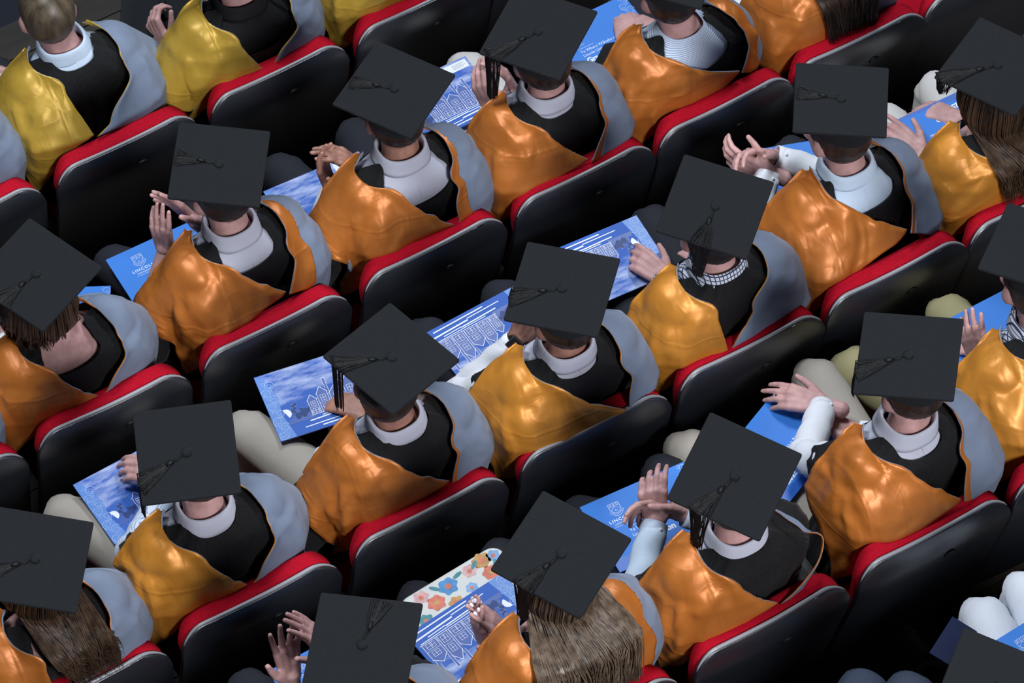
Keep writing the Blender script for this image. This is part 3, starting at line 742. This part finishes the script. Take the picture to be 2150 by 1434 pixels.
person('B2', 'graduate with tassel hanging over clasped hands and glossy orange hood', 'B', 3, (-.014, .241, 1.300, -12, 2, -7), 190, .19, neck=1.03, vz=.90, rs=.06, shirt='lilac', skin='skin', hair='hair_dark',
       Lh=hd((-.093, .375, .84), (-.109, .43, .98), (.6, .3, -.2), (.25, .3, .35, .4), .03, .2), Rh=hd((-.011, .346, .88), (-.047, .404, .99), (-.7, .1, -.3), .3, .03, .4), trousers='cream',
       knees=((-.17, .70, .545), (.04, .74, .555)), gsl=.42)
person('B3', 'graduate in a striped shirt with head above the top edge and loose orange hood', 'B', 4, (-.05, .25, 1.31, -5, 2, 0), None, shirt='stripe', collar=False, neck=.96, vz=.915, rs=.30, amp=.011, sleeve='stripe', gsl=.8, Lh=hd((-.03, .50, .66), (.02, .58, .655), (0, -.1, -1), .35, vis=0))
person('B4', 'graduate with long straight dark hair at the top edge', 'B', 5, (-.03, .24, 1.30, 0, 3, 0), None, hair='hair_dark', shirt=None, longhair=dict(seed=9, z=.87, n=220, wid=.085, wave=.006, side=.02))
person('A-1', 'graduate with long brown hair gathered to one side at the bottom left', 'A', -1, (-.017, .166, 1.304, 7, 10, 1), 164, 0, shirt=None, hair='hair_brown', neck=.995,
       longhair=dict(seed=4, z=.93, n=240, wid=.065, side=.055, wave=.012, arc=115), off=.018)
person('A0', 'graduate holding a picture programme with a striped pale blue sleeve', 'A', 0, (-.051, .250, 1.307, 22, 8, -12), 164, .14, neck=1.04, shirt='lilac', sleeve='stripe', trousers='beige', hair='hair_dark', skin='skin', hood='amber',
       knees=((-.25, .70, .55), (.10, .70, .545)), Lh=hd((.020, .560, .70), (-.048, .640, .715), (.2, -.2, -1), (.4, .45, .5, .5), .03, .3, e=(-.185, .405, .70)), gsl=-.35)
person('A1', 'graduate with beige trousers holding a picture programme, cap corner pointing back', 'A', 1, (.030, .234, 1.301, -29, -1, 6), 192, .20, neck=1.04, vz=.905, shirt='lilac', trousers='beige', hair='hair_dark', skin='skin2',
       knees=((-.205, .685, .55), (.12, .68, .545)), Lh=hd((-.085, .425, .675), (.0, .46, .675), (0, .3, -1), (.7, .8, .9, .9), .02, .4), rs=.03, amp=.010, gsl=.45)
person('A2', 'graduate wearing a wristwatch with white sleeves rolled up, hand raised to face', 'A', 2, (.006, .189, 1.302, -1, 0, -4), 158, .09, hood='amber', neck=1.025, vz=.895, shirt='lilac', skin='skin2', hair='hair_dark', hairlow=-.17,
       Lh=hd((-.060, .315, .95), (-.007, .30, 1.08), (.6, .5, 0), (.5, .55, .6, .6), .03, .4, e=(-.225, .345, .785)), Rh=hd((-.085, .285, .86), (-.185, .315, .845), (-.2, .6, -.6), .3, .03, .3), gsl=-.55, watch=True, amp=.006)
person('A3', 'graduate with a plaid collar under a lowered cap and plain grey hood side', 'A', 3, (-.008, .208, 1.302, -5, 7, -1), 224, .14, neck=1.06, vz=.88, shirt='plaid', sleeve='plaid', hood='amber', hair='hair_black', 
       Lh=hd((.0, .43, .69), (-.03, .535, .69), (.3, .1, -1), (.35, .5, .6, .6), .03, .35), Rh=hd((.16, .40, .62), (.15, .49, .62), (-.2, 0, -1), .3, vis=0), amp=.006, rs=.0)
person('A4', 'graduate with clasped hands, white cuff and wide orange hood', 'A', 4, (-.003, .338, 1.301, 9, -3, 2), 128, 0, neck=.99, vz=.925, shirt='paleblue', skin='skin', hair='hair_dark', hairlow=-.20, rs=.04,
       Lh=hd((-.085, .536, .80), (-.163, .603, .84), (.5, .5, -.1), (.5, .6, .6, .7), .03, .1), Rh=hd((-.038, .573, .80), (-.134, .598, .86), (-.3, -.6, -.3), (.5, .5, .55, .6), .05, .2), gsl=-.40, peak=1.085, amp=.009)
person('A5', 'graduate with long wavy brown hair and bare forearm at the right edge', 'A', 5, (-.045, .212, 1.297, -20, -1, -2), 186, .05, hood='amber', shirt=None, hair='hair_brown', trousers='cream', barearm=True,
       longhair=dict(seed=6, z=.92, n=260, wid=.080, side=.015, wave=.012), Lh=hd((-.119, .395, .74), (-.15, .511, .74), (.3, .1, -1), (.2, .25, .3, .3), .07, .3), gsl=-.05, knees=((-.05, .66, .55), (.16, .68, .545)))
person('Z0', 'graduate at the bottom edge clapping with spread fingers', 'Z', 0, (.0, .272, 1.305, 4, 1, -8), 32, 0, shirt='lilac', hair='hair_dark', Lh=hd((-.088, .52, .84), (-.063, .596, 1.02), (.25, -.65, .6), (.05, .08, .15, .25), .14, .1),
       Rh=hd((.024, .518, .88), (-.023, .569, 1.0), (-.6, .2, -.5), .15, .08, .3), barearm=True)
person('Z1', 'graduate with long dark blond hair and white fingernails clapping above a floral sleeve', 'Z', 1, (.029, .241, 1.305, -17, 6, 0), 210, .15, shirt=None, hair='hair_blond', nails=True, barearm=True,
       longhair=dict(seed=2, z=.86, n=320, wid=.125, side=0, wave=.010, arc=120), Lh=hd((-.131, .345, .80), (-.129, .415, .96), (.8, -.1, -.1), (.08, .1, .12, .15), .05, .25), Rh=hd((-.061, .325, .82), (-.125, .40, .94), (-.6, .2, -.5), (.05, .06, .08, .1), .02, .3), rs=.35, off=.018)
person('Z2', 'graduate with clasped hands over a lettered blue programme and gathered gown', 'Z', 2, (-.003, .209, 1.306, -12, 13, -5), 208, .16, neck=1.055, vz=.905, shirt='lilac', sleeve='paleblue', hair='hair_black', peak=1.075,
       Lh=hd((-.055, .475, .76), (-.035, .525, .86), (.5, .6, -.2), (.5, .6, .7, .7), .03, .3), Rh=hd((.02, .451, .78), (-.075, .525, .80), (-.4, -.6, -.2), (.4, .5, .6, .7), .06, .1), gsl=.05, amp=.010)
person('Z3', 'graduate with white shirt sleeve resting a hand on a blue programme', 'Z', 3, (.070, .286, 1.304, 4, -4, -5), 160, .10, neck=1.02, vz=.905, shirt='lilac', skin='skin', hair='hair_dark', hairlow=-.20, trousers='beige', rs=.05,
       knees=((-.285, .73, .55), (.15, .745, .55)), Lh=hd((.055, .590, .695), (-.045, .715, .68), (.1, .15, -1), (.25, .22, .25, .3), .05, .2, e=(-.095, .455, .735)), gsl=-.50)
person('Z4', 'plaid-collared graduate with raised hand at the right edge', 'Z', 4, (.066, .391, 1.299, -9, -6, 3), None, hood='amber', shirt='plaid', hair='hair_dark', trousers='olive', barearm=True, knees=((-.23, .72, .55), (.10, .73, .55)),
       Lh=hd((-.062, .394, .84), (-.074, .477, 1.0), (.7, .5, .1), (.1, .1, .15, .2), .05, .2))
person('Y2', 'nearest graduate at the bottom right, only the cap corner showing', 'Y', 2, (.135, .180, 1.299, -8, -1, 10), None, trousers='slate', knees=((.13, .66, .55), (.24, .60, .53)))
person('Y3', 'graduate in white trousers past the bottom right corner', 'Y', 3, (.0, .235, 1.30, 0, 2, 0), None, trousers='whitetr', knees=((0.01, .67, .56), (.16, .68, .55)), Lh=hd((-.19, .33, .58), (-.18, .42, .57), (.2, 0, -1), .3, vis=0), Rh=hd((.20, .33, .58), (.19, .42, .57), (-.2, 0, -1), .3, vis=0))

# ------------------------------------------------------------------ programmes
BW, BH = .325, .235
def flat(polys, z):
    vs, fs = [], []
    for p in polys:
        n = len(vs); vs += [V((x, y, z)) for x, y in p]; fs.append(tuple(range(n, n+len(p))))
    return vs, fs
def line(x0, y0, x1, y1, wd=.0012):
    d = V((x1-x0, y1-y0)); n = V((-d.y, d.x)).normalized()*wd/2
    return [(x0+n.x, y0+n.y), (x0-n.x, y0-n.y), (x1-n.x, y1-n.y), (x1+n.x, y1+n.y)]
def ribbon(ps, w0, w1):
    out = []
    for i in range(len(ps)-1):
        k0 = w0+(w1-w0)*i/(len(ps)-1); out.append(line(*ps[i], *ps[i+1], k0))
    return out
def spiral(cx, cy, r, turns, a0, sgn, w_=.0016):
    ps = [(cx+r*(1-t*.85)*cos(a0+sgn*t*turns*2*pi), cy+r*(1-t*.85)*sin(a0+sgn*t*turns*2*pi)) for t in [i/20 for i in range(21)]]
    return ribbon(ps, w_*1.3, w_*.6)
def text_polys(s, size, x, y, bold=0, sx=1.0, align='LEFT', sp=1.0):
    c = bpy.data.curves.new('t', 'FONT'); c.body = s; c.size = size; c.offset = bold; c.align_x = align; c.resolution_u = 2; c.space_character = sp
    o = bpy.data.objects.new('t', c); tmpcol.objects.link(o); bpy.context.view_layer.update()
    me = o.evaluated_get(bpy.context.evaluated_depsgraph_get()).to_mesh()
    vs = [V((v.co.x*sx+x, v.co.y+y, 0)) for v in me.vertices]; fs = [tuple(p.vertices) for p in me.polygons]
    o.to_mesh_clear(); bpy.data.objects.remove(o); bpy.data.curves.remove(c)
    return vs, fs
def mk(name, vf, m):
    me = bpy.data.meshes.new(name); me.from_pydata([tuple(v) for v in vf[0]], [], vf[1]); me.materials.append(M[m]); return me
def lift(vf, z): return [V((v.x, v.y, z)) for v in vf[0]], vf[1]
TH = .005
random.seed(11)
BK = {}
def cover_slab(z0, z1, sh=0.0, inset=0.0):
    return box((0, 0, (z0+z1)/2), (BW-inset, BH-inset, z1-z0))
BK['pages'] = mk('pages', cover_slab(.0008, TH-.0008, inset=.002), 'paper')
BK['back'] = mk('back_cover', cover_slab(0, .0008), 'blue_dark')
BK['front_plain'] = mk('front_cover', cover_slab(TH-.0008, TH), 'blue')
BK['front_photo'] = mk('front_cover', cover_slab(TH-.0008, TH), 'photo')
Z1 = TH+.0003
# ornaments: curled fern scrolls down one edge
def scrolls(x0, x1, y0, y1, n, sd):
    rn = random.Random(sd); out = []
    for i in range(n):
        y = y0+(y1-y0)*(i+.5)/n; x = x0+(x1-x0)*(.3+.4*(i % 2)); r = (y1-y0)/n*.62
        out += spiral(x, y, r, 1.6, rn.uniform(0, 6.28), 1 if i % 2 else -1)
        out += spiral(x+(.5-(i % 2))*r*1.5, y+r*.5, r*.5, 1.2, rn.uniform(0, 6.28), -1, .0011)
        out += spiral(x-(.5-(i % 2))*r*.9, y-r*.55, r*.4, 1.1, rn.uniform(0, 6.28), 1, .0010)
    return out
hx, hy = BW/2, BH/2
BK['orn_plain'] = mk('scroll_ornament', flat(scrolls(hx-.034, hx-.004, -.03, hy-.004, 6, 1), Z1), 'print_pale')
BK['orn_photo'] = mk('scroll_ornament', flat(scrolls(-hx+.004, -hx+.040, -hy+.004, hy-.03, 8, 2), Z1), 'print_pale')
BK['orn_band'] = mk('ornament_band', flat([[(-hx+.0005, -hy+.0005), (-hx+.05, -hy+.0005), (-hx+.034, -.03), (-hx+.043, .03), (-hx+.02, hy-.012), (-hx+.0005, hy-.0005)]], TH+.00012), 'blue_mid')
# plain cover: crest, lettering, lower swoosh
cx, cy = -hx+.085, hy-.045
sh = [(-.016, .015), (-.016, -.002), (-.0135, -.008), (-.008, -.014), (0, -.018), (.008, -.014), (.0135, -.008), (.016, -.002), (.016, .015)]
crest = [line(cx+a[0], cy+a[1], cx+b[0], cy+b[1], .0011) for a, b in zip(sh, sh[1:]+sh[:1])]
crest += [line(cx-.016, cy+.0055, cx+.016, cy+.0055, .0009), line(cx-.0145, cy-.006, cx, cy+.003, .0009), line(cx+.0145, cy-.006, cx, cy+.003, .0009)]
for px, py in ((-.010, .010), (0, .010), (.010, .010), (0, -.009)): crest += [line(cx+px-.003, cy+py, cx+px, cy+py+.003, .0008), line(cx+px, cy+py+.003, cx+px+.003, cy+py, .0008), line(cx+px+.003, cy+py, cx+px, cy+py-.003, .0008), line(cx+px, cy+py-.003, cx+px-.003, cy+py, .0008)]
rb = [(cx-.021+.042*t, cy-.012-.016*sin(pi*t)) for t in [i/12 for i in range(13)]]; crest += ribbon(rb, .0009, .0009)
rb = [(cx-.019+.038*t, cy-.008-.014*sin(pi*t)) for t in [i/12 for i in range(13)]]; crest += ribbon(rb, .0009, .0009)
tx = [lift(flat(crest, Z1), Z1), lift(text_polys('LINCOLN', .0135, cx, cy-.043, .0003, 1.05, 'CENTER', 1.3), Z1), lift(text_polys('UNIVERSITY', .0076, cx, cy-.0535, .0001, 1.05, 'CENTER', 1.25), Z1),
      lift(text_polys('TE WHARE WĀNAKA O AORAKI', .0042, cx, cy-.0605, 0, 1.0, 'CENTER'), Z1), flat([line(cx+.004, cy-.072, cx+.055, cy-.072, .001)], Z1),
      lift(text_polys('Te Whare Wānaka o Aoraki', .0150, cx+.002, cy-.090, 0, .95), Z1), lift(text_polys('Lincoln University', .0150, cx+.002, cy-.106, 0, .95), Z1),
      lift(text_polys('Graduation', .026, cx+.002, cy-.132, .0011, 1.0), Z1), lift(text_polys('2025', .026, cx+.002, cy-.156, .0011, 1.0), Z1)]
BK['lettering'] = mk('crest_and_lettering', join(*tx), 'print_white')
BK['swoosh'] = mk('lower_swoosh', flat([[(-hx+.0005, -hy+.045), (-hx+.0005, -hy+.0005), (hx-.0005, -hy+.0005), (hx-.0005, -hy+.012), (.08, -hy+.010), (-.03, -hy+.020)]], TH+.00015), 'blue_dark')
# picture cover: house with gables, tree, low sun, path, address panel
W_, N_ = [], []
def window(x, y, w2, h2):
    for a in range(3): W_.append(line(x+w2*a/2, y, x+w2*a/2, y+h2, .0009))
    for a in range(3): W_.append(line(x, y+h2*a/2, x+w2, y+h2*a/2, .0009))
def gable(x, y, w2, h2, roof):
    W_.extend([line(x, y, x, y+h2), line(x+w2, y, x+w2, y+h2), line(x-.002, y+h2-.002, x+w2/2, y+h2+roof, .0016), line(x+w2/2, y+h2+roof, x+w2+.002, y+h2-.002, .0016), line(x, y+h2*.5, x+w2, y+h2*.5, .0008)])
    window(x+w2*.25, y+h2*.58, w2*.5, h2*.3); window(x+w2*.2, y+h2*.1, w2*.6, h2*.3)
    N_.append([(x, y), (x+w2, y), (x+w2, y+h2), (x+w2/2, y+h2+roof), (x, y+h2)])
g0 = -.066
gable(-.046, g0, .026, .052, .018); gable(-.014, g0, .030, .066, .022); gable(.022, g0, .040, .058, .020); gable(.068, g0, .032, .074, .026); gable(.106, g0, .044, .056, .018)
N_.append([(-.050, g0), (.152, g0), (.152, g0+.048), (-.050, g0+.048)])
for x in (.060, .100, .016, .140): N_.append([(x, g0+.04), (x+.008, g0+.04), (x+.008, g0+.112), (x, g0+.112)]); W_.append(line(x, g0+.112, x+.008, g0+.112, .002)); W_.append(line(x+.008, g0+.06, x+.008, g0+.112, .0011)); W_.append(line(x, g0+.075, x, g0+.112, .0011))
for k in range(9): W_.append(line(-.044+.021*k, g0+.004, -.044+.021*k, g0+.018, .0010))
W_ += [line(-.05, g0+.001, .155, g0+.001, .0016), line(-.02, -.073, .15, -.069, .0025), line(-.06, -.081, .06, -.077, .004), line(.03, -.090, .155, -.086, .005), line(-.08, -.097, .03, -.095, .003), line(-.03, -.106, .14, -.104, .004), line(.06, -.079, .12, -.077, .003)]
rn = random.Random(4)
tree = []
for i in range(34):
    x, y, r = -.078+rn.gauss(0, .017), g0+.010+abs(rn.gauss(0, .018)), rn.uniform(.005, .010)
    tree.append([(x+r*cos(a*pi/4+i), y+r*(.8+.3*(a % 2))*sin(a*pi/4+i)) for a in range(8)])
tree.append([(-.12, g0-.008), (-.04, g0-.008), (-.045, g0+.012), (-.115, g0+.008)])
BK['house_dark'] = mk('house_print', flat(N_, TH+.00018), 'print_navy')
BK['house'] = mk('house_outline_print', flat(W_, TH+.00045), 'print_white')
BK['tree'] = mk('tree_print', flat(tree, TH+.0003), 'print_navy')
BK['sun'] = mk('half_disc_print', flat([[(-hx+.045+.016*cos(R(a)), -.035+.016*sin(R(a))) for a in range(-70, 111, 12)]], TH+.0004), 'print_white')
lab = flat([[(hx-.095, hy-.040), (hx-.008, hy-.040), (hx-.008, hy-.008), (hx-.095, hy-.008)]], TH+.0003)
BK['label'] = mk('address_panel', lab, 'print_white')
BK['label_ink'] = mk('address_lines', flat([line(hx-.06, hy-.016-.005*i, hx-.060+.045-.01*(i % 2), hy-.016-.005*i, .0014) for i in range(4)], TH+.0005), 'print_ink')
def programme(label, row, c, pos, ang, kind, tilt=(0, 0), lab_=True):
    e = empty('programme_booklet', (GX[c]+pos[0], RY[row]+pos[1], RZ[row]+pos[2])); e.rotation_euler = (R(tilt[0]), R(tilt[1]), R(ang))
    tag(e, label, 'booklet', 'graduation programmes on laps')
    link('pages', BK['pages'], None, e, False); link('back_cover', BK['back'], None, e, False)
    if kind == 'plain':
        f = link('front_cover', BK['front_plain'], None, e, False)
        for k in ('swoosh', 'orn_plain', 'lettering'): link(BK[k].name.split('.')[0], BK[k], None, f, False)
    else:
        f = link('front_cover', BK['front_photo'], None, e, False)
        for k in ('orn_band', 'orn_photo', 'house_dark', 'house', 'tree', 'sun') + (('label', 'label_ink') if lab_ else ()): link(BK[k].name.split('.')[0], BK[k], None, f, False)
    return e
def TLc(x, y, ang):
    a = R(ang); return (x+BW/2*cos(a)+BH/2*sin(a), y+BW/2*sin(a)-BH/2*cos(a), .640)
programme('picture programme with half disc on beige knees, held from below', 'A', 1, TLc(-.13, .778, -10), -10, 'photo')
programme('picture programme beside beige knee, gripped at its far edge', 'A', 0, TLc(-.211, .724, 2), 2, 'photo')
programme('light blue programme with white crest below clapping hands', 'B', 1, TLc(-.246, .621, -1), -1, 'plain')
programme('blue programme with crest and title under clasped hands', 'Z', 2, TLc(-.163, .684, -4), -4, 'plain')
programme('picture programme under cupped clapping hands with white panel', 'B', 2, TLc(-.25, .600, -3), -3, 'photo')
programme('picture programme on pale trousers behind a hanging tassel', 'B', 3, TLc(-.30, .735, 0), 0, 'photo')
programme('upside-down picture programme left of the wristwatch', 'A', 2, (.0, .545, .64), 182, 'photo')
programme('large upside-down picture programme held by the plaid-collared graduate', 'A', 3, (-.105, .59, .645), 176, 'photo')
programme('picture programme lying on a floral sleeve below clapping hands', 'Z', 1, (-.075, .47, .662), 6+180, 'photo')
programme('blue programme with scroll ornament under the resting hand', 'Z', 3, (-.115, .555, .640), 23, 'plain')
programme('blue programme with upside-down title on a lap at the right edge', 'A', 5, (.07, .46, .66), 178, 'plain')
programme('blue programme half hidden under the cap of the brown-haired graduate', 'B', 0, (.055, .505, .64), -29, 'plain')
programme('blue programme seen past the raised hand at the right edge', 'Z', 4, (.10, .56, .64), 0, 'plain')
programme('corner of blue programme beside clasped hands under a square cap', 'A', 4, (.10, .56, .64), -20, 'plain')
programme('sliver of blue programme between a cap and the striped-shirt graduate', 'B', 4, (-.085, .57, .64), 0, 'plain')
programme('thin blue programme edge below a thumb near the top edge', 'C', 2, (-.05, .52, .64), 0, 'plain')
programme('bright blue programme on white trousers at the bottom right', 'Y', 3, (.10, .455, .645), 3, 'plain')
programme('blue programme peeking out beside the bottom-edge clapping hands', 'Z', 0, (.08, .56, .64), 0, 'plain')

# navy card on the lap near the bottom right corner
e = empty('navy_card', (GX[3]-.10, RY['Y']+.60, RZ['Y']+.60)); e.rotation_euler = (R(8), R(-10), R(25))
tag(e, 'dark navy card with faint lettering beside the white knee', 'card')
mesh('card', box((0, 0, 0), (.12, .16, .004)), 'navycard', e, False)
mesh('card_lettering', join(lift(text_polys('Graduation', .014, -.045, -.03, .0003), .0024), lift(text_polys('2025', .014, -.045, -.05, .0003), .0024)), 'print_ink', e, False)

# floral sleeve under a programme
e = empty('floral_sleeve', (GX[1]-.045, RY['Z']+.565, RZ['Z']+.648), R(4)); tag(e, 'white padded sleeve printed with bright flowers under a programme', 'sleeve')
def rrect(a, b, r, z):
    return [V((sx*(a-r)+r*cos(R(t0+k*18)), sy*(b-r)+r*sin(R(t0+k*18)), z)) for sx, sy, t0 in ((1, 1, 0), (-1, 1, 90), (-1, -1, 180), (1, -1, 270)) for k in range(6)]
mesh('padded_cover', rings([rrect(.158, .116, .03, -.008), rrect(.165, .123, .035, -.003), rrect(.165, .123, .035, .004), rrect(.158, .116, .03, .008)]), 'floral', e)
rn = random.Random(8)
for i, (x, y, r, k) in enumerate(((-.02, .085, .026, 'petalblue'), (.055, .092, .020, 'pink'), (.10, .055, .022, 'coral'), (.10, .10, .024, 'ochre'), (.135, .095, .018, 'sky'), (.03, .045, .016, 'sky'), (-.075, .06, .024, 'coral'), (-.10, .098, .02, 'pink'), (.145, .02, .02, 'petalblue'), (-.03, .03, .02, 'ochre'), (-.13, .03, .02, 'teal'))):
    pl = [(x+r*1.2*(.88+.10*cos(6*a*2*pi/30+i)+.05*sin(3*a*2*pi/30+i*2))*cos(a*2*pi/30), y+r*1.1*(.88+.10*cos(6*a*2*pi/30+i))*sin(a*2*pi/30)) for a in range(30)]
    f = mesh('printed_flower', flat([pl], .0084), 'f_'+k, e, False)
    mesh('flower_centre', flat([[(x+r*.35*cos(a), y+r*.35*sin(a)) for a in [j*pi/6 for j in range(12)]]], .0087), 'f_'+('coral' if k != 'coral' else 'ochre'), f, False)
for x, y, a in ((.075, .10, .6), (.125, .07, 1.0), (-.055, .10, 2.3), (.02, .10, .2)):
    pl = [(x+.016*cos(t)*cos(a)-.006*sin(t)*sin(a), y+.016*cos(t)*sin(a)+.006*sin(t)*cos(a)) for t in [j*pi/8 for j in range(16)]]
    mesh('printed_leaf', flat([pl], .0086), 'f_teal', e, False)
# mortarboard taken off and kept on a lap at the top
e = empty('graduation_cap', (GX[2]-.12, RY['C']+.55, RZ['C']+.70)); tag(e, 'black graduation cap taken off and resting on a lap at the top', 'cap')
mortarboard(e, Matrix.Translation(V((0, 0, .03))) @ Matrix.Rotation(R(15), 4, 'Z') @ Matrix.Rotation(R(14), 4, 'X'), 60, 0, 5)
col.children.unlink(tmpcol); bpy.data.collections.remove(tmpcol)
